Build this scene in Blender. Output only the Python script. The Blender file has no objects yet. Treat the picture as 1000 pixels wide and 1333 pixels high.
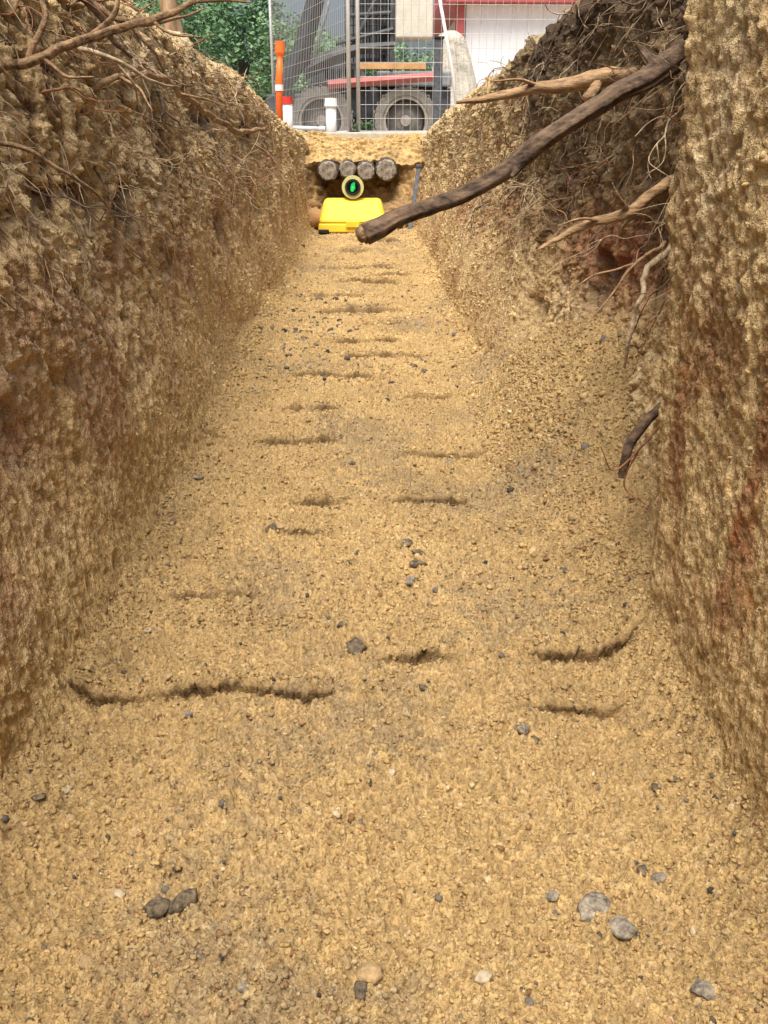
import bpy, bmesh, math, random
import numpy as np
from mathutils import Vector
rng = np.random.default_rng(7)
random.seed(7)
scene = bpy.context.scene
col = scene.collection
R = math.radians

# ------------------------------------------------------------------ noise
_perm = rng.permutation(256).astype(np.int32)
_g = rng.normal(size=(256, 3)).astype(np.float32)
_g /= np.linalg.norm(_g, axis=1)[:, None]
def perlin(x, y, z):
    x, y, z = np.broadcast_arrays(np.asarray(x, np.float32), np.asarray(y, np.float32), np.asarray(z, np.float32))
    ix = np.floor(x).astype(np.int32); iy = np.floor(y).astype(np.int32); iz = np.floor(z).astype(np.int32)
    fx = x-ix; fy = y-iy; fz = z-iz
    u = fx*fx*fx*(fx*(fx*6-15)+10); v = fy*fy*fy*(fy*(fy*6-15)+10); w = fz*fz*fz*(fz*(fz*6-15)+10)
    out = 0
    for dx in (0, 1):
        wx = u if dx else 1-u
        hx = _perm[(ix+dx) & 255]
        for dy in (0, 1):
            wy = v if dy else 1-v
            hy = _perm[(hx+iy+dy) & 255]
            for dz in (0, 1):
                wz = w if dz else 1-w
                g = _g[_perm[(hy+iz+dz) & 255]]
                out = out + wx*wy*wz*(g[..., 0]*(fx-dx)+g[..., 1]*(fy-dy)+g[..., 2]*(fz-dz))
    return out*1.5
def sstep(a, b, x):
    t = np.clip((x-a)/(b-a), 0, 1)
    return t*t*(3-2*t)

# ------------------------------------------------------------------ mesh helpers
def finish(ob, label=None, category=None, kind=None, group=None, parent=None):
    col.objects.link(ob)
    if label: ob["label"] = label
    if category: ob["category"] = category
    if kind: ob["kind"] = kind
    if group: ob["group"] = group
    if parent: ob.parent = parent
    return ob

def np_mesh(name, V, F, mat, colors=None, smooth=True):
    V = np.ascontiguousarray(V, np.float32); F = np.ascontiguousarray(F, np.int32)
    me = bpy.data.meshes.new(name)
    k = F.shape[1]; n = len(F)
    me.vertices.add(len(V)); me.vertices.foreach_set("co", V.ravel())
    me.loops.add(n*k); me.loops.foreach_set("vertex_index", F.ravel())
    me.polygons.add(n)
    me.polygons.foreach_set("loop_start", np.arange(0, n*k, k, dtype=np.int32))
    me.polygons.foreach_set("loop_total", np.full(n, k, np.int32))
    me.update(calc_edges=True)
    me.polygons.foreach_set("use_smooth", np.full(n, smooth))
    if colors is not None:
        a = me.color_attributes.new("Col", 'FLOAT_COLOR', 'POINT')
        c = np.ones((len(V), 4), np.float32); c[:, :3] = colors
        a.data.foreach_set("color", c.ravel())
    me.materials.append(mat)
    return me

def grid_faces(nr, nc, flip=False):
    i = np.arange(nr-1)[:, None]*nc+np.arange(nc-1)[None, :]
    a = i.ravel()
    F = np.stack([a, a+1, a+nc+1, a+nc], 1)
    return F[:, ::-1] if flip else F

def empty(name, loc, label, category, group=None):
    e = bpy.data.objects.new(name, None); e.location = loc; e.empty_display_size = 0.1
    return finish(e, label, category, None, group)

class MB:
    def __init__(s): s.v = []; s.f = []
    def box(s, x0, x1, y0, y1, z0, z1):
        b = len(s.v)
        s.v += [(x0,y0,z0),(x1,y0,z0),(x1,y1,z0),(x0,y1,z0),(x0,y0,z1),(x1,y0,z1),(x1,y1,z1),(x0,y1,z1)]
        s.f += [tuple(b+i for i in q) for q in ((0,3,2,1),(4,5,6,7),(0,1,5,4),(1,2,6,5),(2,3,7,6),(3,0,4,7))]
    def tube(s, pts, rad, n=8, cap=True, wob=0.0):
        pts = [Vector(p) for p in pts]; b = len(s.v); m = len(pts)
        if not hasattr(rad, '__len__'): rad = [rad]*m
        t0 = (pts[1]-pts[0]).normalized()
        ref = Vector((0,0,1)) if abs(t0.z) < .9 else Vector((1,0,0))
        for i, p in enumerate(pts):
            t = (pts[min(i+1,m-1)]-pts[max(i-1,0)]).normalized()
            a = t.cross(ref).normalized(); c = a.cross(t).normalized(); ref = c
            for k in range(n):
                w = 2*math.pi*k/n; r = rad[i]*(1+wob*random.uniform(-1, 1))
                s.v.append(tuple(p+a*math.cos(w)*r+c*math.sin(w)*r))
        for i in range(m-1):
            for k in range(n):
                k2 = (k+1) % n
                s.f.append((b+i*n+k, b+i*n+k2, b+(i+1)*n+k2, b+(i+1)*n+k))
        if cap:
            s.f.append(tuple(b+k for k in range(n))[::-1]); s.f.append(tuple(b+(m-1)*n+k for k in range(n)))
    def ring(s, c, r0, r1, h, n=40):
        b = len(s.v)
        for k in range(n):
            w = 2*math.pi*k/n; ca, sa = math.cos(w), math.sin(w)
            for (r, y) in ((r1,-h/2),(r1,h/2),(r0,h/2),(r0,-h/2)):
                s.v.append((c[0]+r*ca, c[1]+y, c[2]+r*sa))
        for k in range(n):
            k2 = (k+1) % n
            for q in range(4):
                q2 = (q+1) % 4
                s.f.append((b+k*4+q, b+k2*4+q, b+k2*4+q2, b+k*4+q2))
    def mesh(s, name, mat, bevel=0, smooth=False):
        me = bpy.data.meshes.new(name); me.from_pydata(s.v, [], s.f); me.update()
        bm = bmesh.new(); bm.from_mesh(me)
        bmesh.ops.recalc_face_normals(bm, faces=bm.faces)
        if bevel: bmesh.ops.bevel(bm, geom=list(bm.edges), offset=bevel, segments=3, affect='EDGES', profile=.5)
        bm.to_mesh(me); bm.free()
        if smooth:
            for p in me.polygons: p.use_smooth = True
        me.materials.append(mat)
        return me
    def obj(s, name, mat, bevel=0, smooth=False, **kw):
        return finish(bpy.data.objects.new(name, s.mesh(name, mat, bevel, smooth)), **kw)

def part(e, name, mb, mat, bevel=0, smooth=False, label=None):
    o = mb.obj(name, mat, bevel, smooth, label=label)
    o.parent = e
    w = Vector(e.location) if e.parent is None else Vector(e.location)+Vector(e.parent.location)
    if e.type == 'EMPTY':
        for v in o.data.vertices: v.co -= w
    return o

# ------------------------------------------------------------------ materials
def soil_mat(name, scale=1.0, bump=0.6, var=0.35, fibre=0.0, dist=.0025):
    m = bpy.data.materials.new(name); m.use_nodes = True; nt = m.node_tree; N = nt.nodes; L = nt.links
    b = N["Principled BSDF"]; b.inputs["Roughness"].default_value = .95; b.inputs["Specular IOR Level"].default_value = .12
    at = N.new("ShaderNodeAttribute"); at.attribute_name = "Col"
    tc = N.new("ShaderNodeTexCoord")
    n1 = N.new("ShaderNodeTexNoise"); n1.inputs["Scale"].default_value = 300*scale; n1.inputs["Detail"].default_value = 3; n1.inputs["Roughness"].default_value = .75
    L.new(tc.outputs["Object"], n1.inputs["Vector"])
    r1 = N.new("ShaderNodeMapRange"); r1.inputs[1].default_value = .3; r1.inputs[2].default_value = .7; r1.inputs[3].default_value = 1-var; r1.inputs[4].default_value = 1+var
    L.new(n1.outputs["Fac"], r1.inputs[0])
    h = n1.outputs["Fac"]; fac = r1.outputs[0]
    if fibre:
        mp = N.new("ShaderNodeMapping"); mp.inputs["Scale"].default_value = (1, 1, .5); mp.inputs["Rotation"].default_value = (.25, 0, 0)
        n2 = N.new("ShaderNodeTexNoise"); n2.inputs["Scale"].default_value = 100*scale; n2.inputs["Detail"].default_value = 4; n2.inputs["Roughness"].default_value = .7
        L.new(tc.outputs["Object"], mp.inputs[0]); L.new(mp.outputs[0], n2.inputs["Vector"])
        r2 = N.new("ShaderNodeMapRange"); r2.inputs[1].default_value = .3; r2.inputs[2].default_value = .7; r2.inputs[3].default_value = 1-fibre; r2.inputs[4].default_value = 1+fibre
        L.new(n2.outputs["Fac"], r2.inputs[0])
        mu = N.new("ShaderNodeMath"); mu.operation = 'MULTIPLY'; L.new(r1.outputs[0], mu.inputs[0]); L.new(r2.outputs[0], mu.inputs[1]); fac = mu.outputs[0]
        ad = N.new("ShaderNodeMath"); ad.operation = 'MULTIPLY_ADD'; ad.inputs[1].default_value = 1.2
        L.new(n2.outputs["Fac"], ad.inputs[0]); L.new(n1.outputs["Fac"], ad.inputs[2]); h = ad.outputs[0]
    sc = N.new("ShaderNodeVectorMath"); sc.operation = 'SCALE'; L.new(at.outputs["Color"], sc.inputs[0]); L.new(fac, sc.inputs["Scale"])
    L.new(sc.outputs[0], b.inputs["Base Color"])
    bp = N.new("ShaderNodeBump"); bp.inputs["Strength"].default_value = bump; bp.inputs["Distance"].default_value = dist
    L.new(h, bp.inputs["Height"]); L.new(bp.outputs[0], b.inputs["Normal"])
    return m

def mat(name, c, rough=.6, metal=0, var=.15, scale=30, bump=.1, emit=None, c2=None, stretch=None, dist=.003, det=4):
    m = bpy.data.materials.new(name); m.use_nodes = True; nt = m.node_tree; N = nt.nodes; L = nt.links
    b = N["Principled BSDF"]; b.inputs["Roughness"].default_value = rough; b.inputs["Metallic"].default_value = metal
    b.inputs["Specular IOR Level"].default_value = .3
    tc = N.new("ShaderNodeTexCoord"); n = N.new("ShaderNodeTexNoise"); n.inputs["Scale"].default_value = scale; n.inputs["Detail"].default_value = det; n.inputs["Roughness"].default_value = .65
    if stretch:
        mp = N.new("ShaderNodeMapping"); mp.inputs["Scale"].default_value = stretch
        L.new(tc.outputs["Object"], mp.inputs[0]); L.new(mp.outputs[0], n.inputs["Vector"])
    else: L.new(tc.outputs["Object"], n.inputs["Vector"])
    cr = N.new("ShaderNodeValToRGB"); cr.color_ramp.elements[0].position = .32; cr.color_ramp.elements[1].position = .68
    lo = [max(0, x*(1-var)) for x in c]; hi = [min(1, x*(1+var)) for x in (c2 or c)]
    cr.color_ramp.elements[0].color = (*lo, 1); cr.color_ramp.elements[1].color = (*hi, 1)
    L.new(n.outputs["Fac"], cr.inputs[0]); L.new(cr.outputs[0], b.inputs["Base Color"])
    if bump:
        bp = N.new("ShaderNodeBump"); bp.inputs["Strength"].default_value = bump; bp.inputs["Distance"].default_value = dist
        L.new(n.outputs["Fac"], bp.inputs["Height"]); L.new(bp.outputs[0], b.inputs["Normal"])
    if emit:
        b.inputs["Emission Color"].default_value = (*emit[0], 1); b.inputs["Emission Strength"].default_value = emit[1]
    return m

M_floor = soil_mat("sand_floor", 1.1, 1.0, .40, dist=.0035)
M_wall = soil_mat("soil_wall", 1.0, 1.0, .38, fibre=.24, dist=.0038)
M_crumb = soil_mat("sand_crumb", 2.0, .8, .28)
TAN = np.array([.465, .322, .142]); WT = np.array([.64, .465, .230]); PALE = np.array([.70, .56, .34]); BRN = np.array([.25, .148, .070])
DRK = np.array([.075, .050, .034]); RED = np.array([.29, .095, .05]); GREYD = np.array([.21, .17, .115])

# ------------------------------------------------------------------ floor
steps = [(-.31,-.02,.768,.012),(.005,.095,.835,.009),(.155,.285,.828,.013),(.14,.25,.742,.010),
 (.03,.155,1.283,.013),(-.12,-.025,1.283,.009),(-.2,-.04,1.59,.011),(-.31,-.25,1.60,.017),(-.16,-.045,1.746,.012),
 (-.18,.07,2.10,.013),(.07,.2,1.88,.008),(-.1,.1,2.48,.013),(-.12,.14,3.57,.017),(-.12,.02,4.6,.018),(-.16,.12,3.0,.013),(-.05,.2,5.2,.018),
 (-.14,-.04,1.18,.006),(.0,.12,2.75,.010),(-.2,.15,4.05,.015),(.05,.22,1.5,.006),(-.25,-.12,.98,.005),(-.06,.16,2.3,.010),(-.2,.0,3.3,.013),(.02,.2,3.8,.013)]
def step_terms(x, y):
    wob = .008*perlin(x*7, y*2, 7.7)+.005*perlin(x*32, y*5, 2.2)+.003*perlin(x*90, y*5, 6.2)
    wm = .8+.6*np.clip(perlin(x*22, y*4, 3.7)+.2, -.8, .7)
    h = np.zeros(len(x)); sh = np.zeros(len(x)); dk = np.zeros(len(x))
    for (x0, x1, y0, a) in steps:
        s = 1+.6*max(0, y0-1)
        I = np.where((y > y0-.09*s) & (y < y0+.35*s) & (x > x0-.03) & (x < x1+.03))[0]
        if len(I) == 0: continue
        xi = x[I]; tap = .04
        w = sstep(x0-.02, x0+tap, xi)*(1-sstep(x1-tap, x1+.02, xi))*wm[I]
        yy = y[I]-(y0+wob[I])
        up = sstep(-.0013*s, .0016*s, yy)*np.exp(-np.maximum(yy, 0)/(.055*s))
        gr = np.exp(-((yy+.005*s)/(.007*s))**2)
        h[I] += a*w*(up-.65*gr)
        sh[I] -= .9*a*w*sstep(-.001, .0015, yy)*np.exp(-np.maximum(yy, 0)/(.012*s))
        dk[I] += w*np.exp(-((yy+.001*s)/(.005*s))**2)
    return h, sh, dk
def floor_h(x, y, fine=True):
    h = .013*perlin(x*3.2, y*2.2, 1.5)+.009*perlin(x*11, y*9, 4.2)
    h = h+step_terms(x, y)[0]
    h = h+.04*sstep(-.22, -.35, x)**1.6 + .028*sstep(.2, .32, x)**1.5
    h = h+.055*sstep(.235, .325, x+.012*perlin(y*9, 2, 2))**1.7*sstep(1.05, .85, y)
    h = h+.19*sstep(.16, .43, x+.025*perlin(x*4, y*6, 3))*np.exp(-(np.abs(y-1.52)/.47)**2.4)
    h = h+.0065*np.abs(perlin(x*38, y*38, 3.1))+.005*perlin(x*75, y*70, 8.1)
    if fine:
        a = perlin(x*155, y*155, 5.1); b = perlin(x*300, y*300, 9.1)
        h = h+.0058*np.clip(a+.15, 0, 1)**.8+.0038*b+.0024*perlin(x*540, y*540, 2.1)
    return h
def yspace(y0, y1, k, near0=-1.0, nn=60):
    n = int(math.log(y1/y0)/k)
    return np.concatenate([np.linspace(near0, y0, nn, endpoint=False), np.exp(np.linspace(math.log(y0), math.log(y1), n))])
ys = yspace(.36, 7.0, .0023); xs = np.linspace(-.42, .50, 800)
X, Y = np.meshgrid(xs, ys); X = X.ravel(); Y = Y.ravel()
Z = floor_h(X, Y)
def floor_col(x, y):
    n = perlin(x*7, y*5, 2.4)*.55+perlin(x*28, y*25, 6.4)*.5+perlin(x*120, y*120, 1.4)*.8
    c = TAN[None, :]*(1+.28*n[:, None])*(1+.14*sstep(.8, 3, y))[:, None]
    g = sstep(.1, .6, perlin(x*5, y*4, 12.4)+.5*perlin(x*60, y*60, 3.3))[:, None]
    c = c*(1-.45*g)+GREYD*.45*g
    p = sstep(.5, .8, perlin(x*230, y*230, 4.4)+.3)[:, None]*.35
    return c*(1-p)+PALE*.85*p
C = floor_col(X, Y)
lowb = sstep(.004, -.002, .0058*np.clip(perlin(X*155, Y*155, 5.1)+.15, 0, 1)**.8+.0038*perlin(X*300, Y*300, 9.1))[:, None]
C = C*(1-.5*lowb)+BRN*.7*.5*lowb  # gaps between grains painted browner, standing in for shade there
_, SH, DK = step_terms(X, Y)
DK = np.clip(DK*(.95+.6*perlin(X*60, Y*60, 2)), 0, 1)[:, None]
C = C*(1-.7*DK)+BRN*.45*.7*DK  # step grooves painted dark, shade under the lips put into the colour
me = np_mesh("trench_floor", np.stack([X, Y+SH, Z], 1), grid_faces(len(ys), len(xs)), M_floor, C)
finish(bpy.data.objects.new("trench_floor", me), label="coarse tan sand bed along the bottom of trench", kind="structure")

# ------------------------------------------------------------------ walls
yk = [-1, .6, 1.0, 1.6, 2.2, 3.4, 4.9, 6.6, 7.2]
def top_h(y, side):
    return np.interp(y, yk, [.84,.83,.80,.765,.735,.695,.625,.545,.52] if side < 0 else [.84,.84,.82,.79,.72,.69,.62,.545,.52])
ry = [-1,.6,.78,.85,.97,1.1,1.5,1.85,2.05,3,4.5,6.6,7.2]
rb = [.294,.294,.294,.296,.32,.345,.355,.335,.30,.295,.315,.335,.34]
rt = [.30,.29,.274,.266,.35,.40,.41,.40,.385,.385,.39,.40,.40]
def wall(side):
    ys = yspace(.45, 7.2, .0024, -1.0, 120)
    nw, nl = 430, 80
    t = np.concatenate([np.linspace(0, 1, nw), 1+np.linspace(0, 1, nl+1)[1:]**1.6])
    T, Y = np.meshgrid(t, ys); T = T.ravel(); Y = Y.ravel()
    tz = top_h(Y, side)+.03*perlin(Y*3.5, side*3.3, 1.1)+.022*perlin(Y*12, side*2.3, 8.1)
    tw = np.clip(T, 0, 1); tl = np.clip(T-1, 0, 1)
    z = -.04+(tz+.04)*tw
    Yj = Y
    if side < 0:
        x = .312+.02*perlin(Y*1.3, 3.3, 0)+.13*z+.02*perlin(Y*2.3, z*2, 3.3)
    else:
        Yj = Y+.035*perlin(z*5, 5.5, 2)+.012*perlin(z*17, 7.5, 2)+.006*perlin(z*45, 9.5, Y*9)
        b0 = np.interp(Yj, ry, rb); b1 = np.interp(Yj, ry, rt)
        x = b0+(b1-b0)*sstep(0, .5, z)
        bay = np.exp(-((Y-1.45)/.45)**2)
        x = x+.04*bay*sstep(.62, .3, z)*sstep(.05, .25, z)
    x = x-.03*np.exp(-(z+.01)/.035)
    rough = sstep(.12, .48, z)
    if side > 0: rough = np.maximum(rough, .7*sstep(.9, .97, Y)*sstep(2.1, 1.8, Y)*sstep(.1, .2, z))
    x = x+.32*tl+.03*sstep(.93, 1, tw)**2
    z = z+.02*np.sin(tl*3.0)
    nx = np.where(T > 1, 0.25, 1-.75*sstep(.95, 1, tw)); nz = np.sqrt(1-nx*nx)
    q = z+.30*Y*(1 if side < 0 else -.6)
    o = 11.0 if side < 0 else 31.0
    near = sstep(.99, .84, Yj) if side > 0 else np.zeros_like(Y)
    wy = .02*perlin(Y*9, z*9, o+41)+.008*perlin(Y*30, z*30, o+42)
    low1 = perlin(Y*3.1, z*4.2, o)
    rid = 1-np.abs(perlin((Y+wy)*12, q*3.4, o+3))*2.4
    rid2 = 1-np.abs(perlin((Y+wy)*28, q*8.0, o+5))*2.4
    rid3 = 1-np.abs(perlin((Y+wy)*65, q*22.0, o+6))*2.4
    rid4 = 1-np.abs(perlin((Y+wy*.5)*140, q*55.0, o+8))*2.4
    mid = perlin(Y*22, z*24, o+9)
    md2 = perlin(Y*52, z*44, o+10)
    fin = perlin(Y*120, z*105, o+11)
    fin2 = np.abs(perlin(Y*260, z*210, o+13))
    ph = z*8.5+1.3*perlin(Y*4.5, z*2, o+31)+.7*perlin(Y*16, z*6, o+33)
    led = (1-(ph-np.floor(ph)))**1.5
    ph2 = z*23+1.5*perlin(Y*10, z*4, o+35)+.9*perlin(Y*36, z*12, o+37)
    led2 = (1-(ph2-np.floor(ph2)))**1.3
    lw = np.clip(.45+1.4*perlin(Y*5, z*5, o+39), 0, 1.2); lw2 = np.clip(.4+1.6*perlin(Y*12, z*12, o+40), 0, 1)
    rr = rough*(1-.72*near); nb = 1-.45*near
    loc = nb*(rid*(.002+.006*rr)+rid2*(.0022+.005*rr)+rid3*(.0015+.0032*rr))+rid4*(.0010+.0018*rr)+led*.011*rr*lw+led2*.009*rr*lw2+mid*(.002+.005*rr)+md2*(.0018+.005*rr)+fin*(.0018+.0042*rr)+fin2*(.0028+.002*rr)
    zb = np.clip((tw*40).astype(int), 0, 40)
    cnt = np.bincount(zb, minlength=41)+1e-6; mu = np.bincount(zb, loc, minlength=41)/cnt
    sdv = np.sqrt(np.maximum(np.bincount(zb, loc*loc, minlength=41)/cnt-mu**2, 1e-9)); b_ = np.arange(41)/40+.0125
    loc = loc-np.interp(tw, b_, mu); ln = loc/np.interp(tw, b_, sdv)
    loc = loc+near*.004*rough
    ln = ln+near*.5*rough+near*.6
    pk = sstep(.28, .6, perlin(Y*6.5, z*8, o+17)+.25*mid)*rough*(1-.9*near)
    cr = np.exp(-((z-(tz-.10+.03*perlin(Y*4, 1, o)))/.035)**2)*(.5+perlin(Y*5, 2, o+2))*(1-near)
    d = loc+low1*.018*(1-.6*near)-.034*pk+.012*np.clip(cr, 0, 1.2)
    d = np.where(T > 1, d*.8+.012*perlin(Y*20, x*20, o), d)
    px = (x-d*nx)*side
    pz = z+d*nz*.9+.004*mid*rough-.006*np.clip(rid2, 0, 1)*rr
    P = np.stack([px, Y, pz], 1)
    n1 = perlin(Y*4, z*5, o+21); n2 = perlin(Y*17, q*7, o+23); n3 = perlin(Y*70, z*60, o+25); n4 = perlin(Y*11, q*2.4, o+27); n5 = perlin(Y*30, q*7, o+28)
    c = np.repeat(WT[None, :], len(Y), 0)
    def mix(c, k, a): a = np.clip(a, 0, 1)[:, None]; return c*(1-a)+k*a
    c = mix(c, BRN*1.1, sstep(.1, -1.1, ln+.5*n3)*(.38+.5*rough))  # recessed soil painted browner by depth, cavity shade put into the colour
    c = mix(c, DRK*1.2, sstep(-.6, -1.8, ln+.4*n3)*.85*rough)  # deepest recesses painted darkest, also standing in for shade
    c = mix(c, BRN*1.1, sstep(.1, .5, n2+.4*n3)*.42*(.5+.5*rough))
    c = mix(c, PALE*1.02, sstep(.0, .45, n4+.5*n3)*.55*sstep(-.6, .6, ln))  # pale crust on raised soil, with highlights painted into it
    if side < 0:
        red = sstep(.0, .45, n1+.6*n4)*sstep(.50, .34, z)*sstep(.06, .16, z)*.55
        red = np.maximum(red, .85*np.exp(-((Y-.80)/.14)**2-((z-.25)/.06)**2))
        c = mix(c, RED*np.array([1.1,1.55,1.8]), red*(.75+.6*n3))
        c = mix(c, DRK*1.7, sstep(.0, .6, n1+.5*n2)*sstep(.38, .62, z)*.5)
    else:
        RU = np.array([.44, .165, .065])
        red = .9*np.exp(-((Y-.73)/.20)**2-((z-.24)/.10)**2)*sstep(-.15, .15, n4+.6*n5)
        red = np.maximum(red, .4*sstep(.1, .35, n5+.4*n4)*near*sstep(.55, .3, z)*sstep(.07, .14, z))
        c = mix(c, RU, red*(.85+.7*n3))
        c = mix(c, RED*.9, .55*near*sstep(.15, .45, n2+.3*n5)*sstep(.40, .25, z)*sstep(.08, .14, z))
        c = mix(c, BRN*.9, .35*near*sstep(.12, .4, n5-.3*n4))
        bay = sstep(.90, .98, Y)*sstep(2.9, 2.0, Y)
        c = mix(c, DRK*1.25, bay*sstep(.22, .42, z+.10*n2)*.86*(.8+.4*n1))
        red = .9*np.exp(-((Y-1.6)/.28)**2-((z-.32)/.08)**2)
        red = np.maximum(red, sstep(.0, .4, n1+.4*n4)*sstep(1.9, 2.3, Y)*sstep(.55, .3, z)*.5)
        c = mix(c, RED, red*(.8+.7*n3))
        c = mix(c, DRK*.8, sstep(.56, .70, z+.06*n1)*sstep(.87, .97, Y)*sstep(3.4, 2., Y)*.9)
    foot = sstep(.11, .03, z+.03*n2)
    c = mix(c, TAN*1.05, foot*.85)
    c = mix(c, DRK*.8, pk*.8)  # pits painted dark in place of cavity shade
    c = mix(c, PALE*.9, np.where(T > 1, .45, 0))  # lip lightened, light on the wall tops put into the colour
    c = c*(1+.30*n3[:, None])
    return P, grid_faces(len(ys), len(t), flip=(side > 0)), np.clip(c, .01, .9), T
walls = {}
for side, lab in ((-1, "rough excavated soil side with hanging roots and tan clods"), (1, "excavated clay and sand side with collapsed dark bay")):
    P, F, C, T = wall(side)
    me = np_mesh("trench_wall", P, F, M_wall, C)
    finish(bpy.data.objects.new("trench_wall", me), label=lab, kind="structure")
    walls[side] = (P, C, T)

# ------------------------------------------------------------------ trench end, cover soil above the logs
xs = np.linspace(-.62, .62, 260)
prof = [(7.9,.53),(7.6,.525),(7.3,.515),(6.95,.50),(6.6,.475),(6.4,.45),(6.26,.42),(6.20,.395),(6.22,.375),(6.28,.35),(6.30,.30),(6.28,.24),(6.18,.15),(6.04,.06),(5.9,-.03)]
pr = np.array(prof); s = np.concatenate([[0], np.cumsum(np.hypot(*np.diff(pr, axis=0).T))]); tt = np.linspace(0, s[-1], 320)
py = np.interp(tt, s, pr[:, 0]); pz = np.interp(tt, s, pr[:, 1])
XX, PY = np.meshgrid(xs, py); _, PZ = np.meshgrid(xs, pz); XX = XX.ravel(); PY = PY.ravel(); PZ = PZ.ravel()
dd = .06*perlin(XX*4, PY*3, PZ*5)+.035*perlin(XX*13, PY*13, PZ*13)+.02*perlin(XX*35, PY*35, PZ*35)+.008*perlin(XX*80, PY*80, PZ*80)
n = perlin(XX*12, PY*9, PZ*12)[:, None]
k = (.62*sstep(.40, .34, PZ+.03*perlin(XX*9, PY, 3)))[:, None]
C = (TAN*1.05*(1-k)+BRN*1.0*k)*(1.05+.45*n)
edge = sstep(.16, .40, np.abs(XX+.02))
me = np_mesh("trench_end", np.stack([XX, PY-dd-.22*edge*sstep(.44, .3, PZ), PZ+dd*.6+.02*edge*sstep(.40, .5, PZ)-.03*edge*sstep(.37, .41, PZ)*sstep(.45, .41, PZ)], 1), grid_faces(len(tt), len(xs)), M_wall, C)
finish(bpy.data.objects.new("trench_end", me), label="sandy bank covering the logs where trench ends", kind="structure")

# ------------------------------------------------------------------ ground sheet with trench opening
def geo(a, b, n): return list(np.exp(np.linspace(math.log(a), math.log(b), n)))
gx = sorted([-v for v in geo(.62, 500, 60)]+list(np.linspace(-.6, .6, 9))+geo(.62, 500, 60))
gy = sorted([-v for v in geo(1.0, 300, 20)]+list(np.linspace(-.9, 7.5, 90))+geo(7.55, 900, 90))
GX, GY = np.meshgrid(gx, gy)
def ground_h(x, y):
    tp = np.interp(y, [-6, -3, -1]+yk[1:]+[7.8], [.5, .6, .80,.81,.79,.76,.71,.675,.605,.53,.51,.49])
    sp = np.exp(-np.clip(np.abs(x)-.6, 0, None)/1.6)
    h = .49+(tp-.49)*sp
    near = sstep(9, 5, np.abs(x))*sstep(-5, -2, y)*sstep(7.6, 6.5, y)
    return h-.012+near*(.06*perlin(x*2, y*2, 5)+.03*perlin(x*6, y*6, 2))*sstep(.6, 1.2, np.abs(x))
GZ = ground_h(GX, GY)
V = np.stack([GX.ravel(), GY.ravel(), GZ.ravel()], 1)
F = grid_faces(len(gy), len(gx))
cx = V[F].mean(1)
F = F[~((np.abs(cx[:, 0]) < .6) & (cx[:, 1] > -1.0) & (cx[:, 1] < 7.5))]
cc = np.where((V[:, 1] > 8.0)[:, None], np.array([.36, .31, .24]), WT*.8)*(1+.2*perlin(V[:, 0]*1.1, V[:, 1]*1.1, 0)[:, None])
me = np_mesh("ground", V, F, soil_mat("ground_soil", .1, .5, .3), cc)
finish(bpy.data.objects.new("ground", me), label="bare earth ground around the trench", kind="structure")

# ------------------------------------------------------------------ crumbs
def ico(sub):
    bm = bmesh.new(); bmesh.ops.create_icosphere(bm, subdivisions=sub, radius=1)
    V = np.array([v.co[:] for v in bm.verts], np.float32); F = np.array([[v.index for v in f.verts] for f in bm.faces], np.int32); bm.free(); return V, F
def crumbs(cen, rad, colr, sub, jit=.22, squash=(.5, 1.0)):
    T, F = ico(sub); n = len(cen); k = len(T)
    sc = rng.uniform(.65, 1.3, (n, 1, 3)); sc[:, :, 2] *= rng.uniform(squash[0], squash[1], (n, 1))
    V = T[None]*sc
    V = V*(1+rng.normal(0, jit, (n, k, 1)).clip(-.4, .45))
    a = rng.uniform(0, 6.283, n); ca, sa = np.cos(a)[:, None], np.sin(a)[:, None]
    x = V[..., 0]*ca-V[..., 1]*sa; y = V[..., 0]*sa+V[..., 1]*ca
    b = rng.uniform(-.6, .6, n); cb, sb = np.cos(b)[:, None], np.sin(b)[:, None]
    y2 = y*cb-V[..., 2]*sb; z2 = y*sb+V[..., 2]*cb
    V = np.stack([x, y2, z2], -1)*rad[:, None, None]+cen[:, None, :]
    FF = (F[None]+(np.arange(n)*k)[:, None, None]).reshape(-1, 3)
    return V.reshape(-1, 3), FF, np.repeat(colr, k, 0)
def crumb_cols(x, y, n):
    c = floor_col(x, y)*rng.uniform(.8, 1.2, (n, 1))
    r = rng.random(n)
    m = r < .01; c[m] = PALE*rng.uniform(.8, 1.0, (m.sum(), 1))
    m = (r > .03) & (r < .14); c[m] = BRN*1.2*rng.uniform(.7, 1.4, (m.sum(), 1))
    m = (r > .98); c[m] = np.array([.12, .105, .085])*rng.uniform(.6, 1.6, (m.sum(), 1))
    m = (r > .14) & (r < .155); c[m] = np.array([.38, .22, .09])
    return np.clip(c, .01, .9)
Vs = []; Fs = []; Cs = []; off = 0
def add_crumbs(xx, yy, rr, sink=-.2):
    global off
    zz = floor_h(xx, yy)+rr*sink
    V, F, C = crumbs(np.stack([xx, yy, zz], 1), rr, crumb_cols(xx, yy, len(xx)), 1, jit=.30)
    Vs.append(V); Fs.append(F+off); Cs.append(C); off += len(V)
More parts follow.
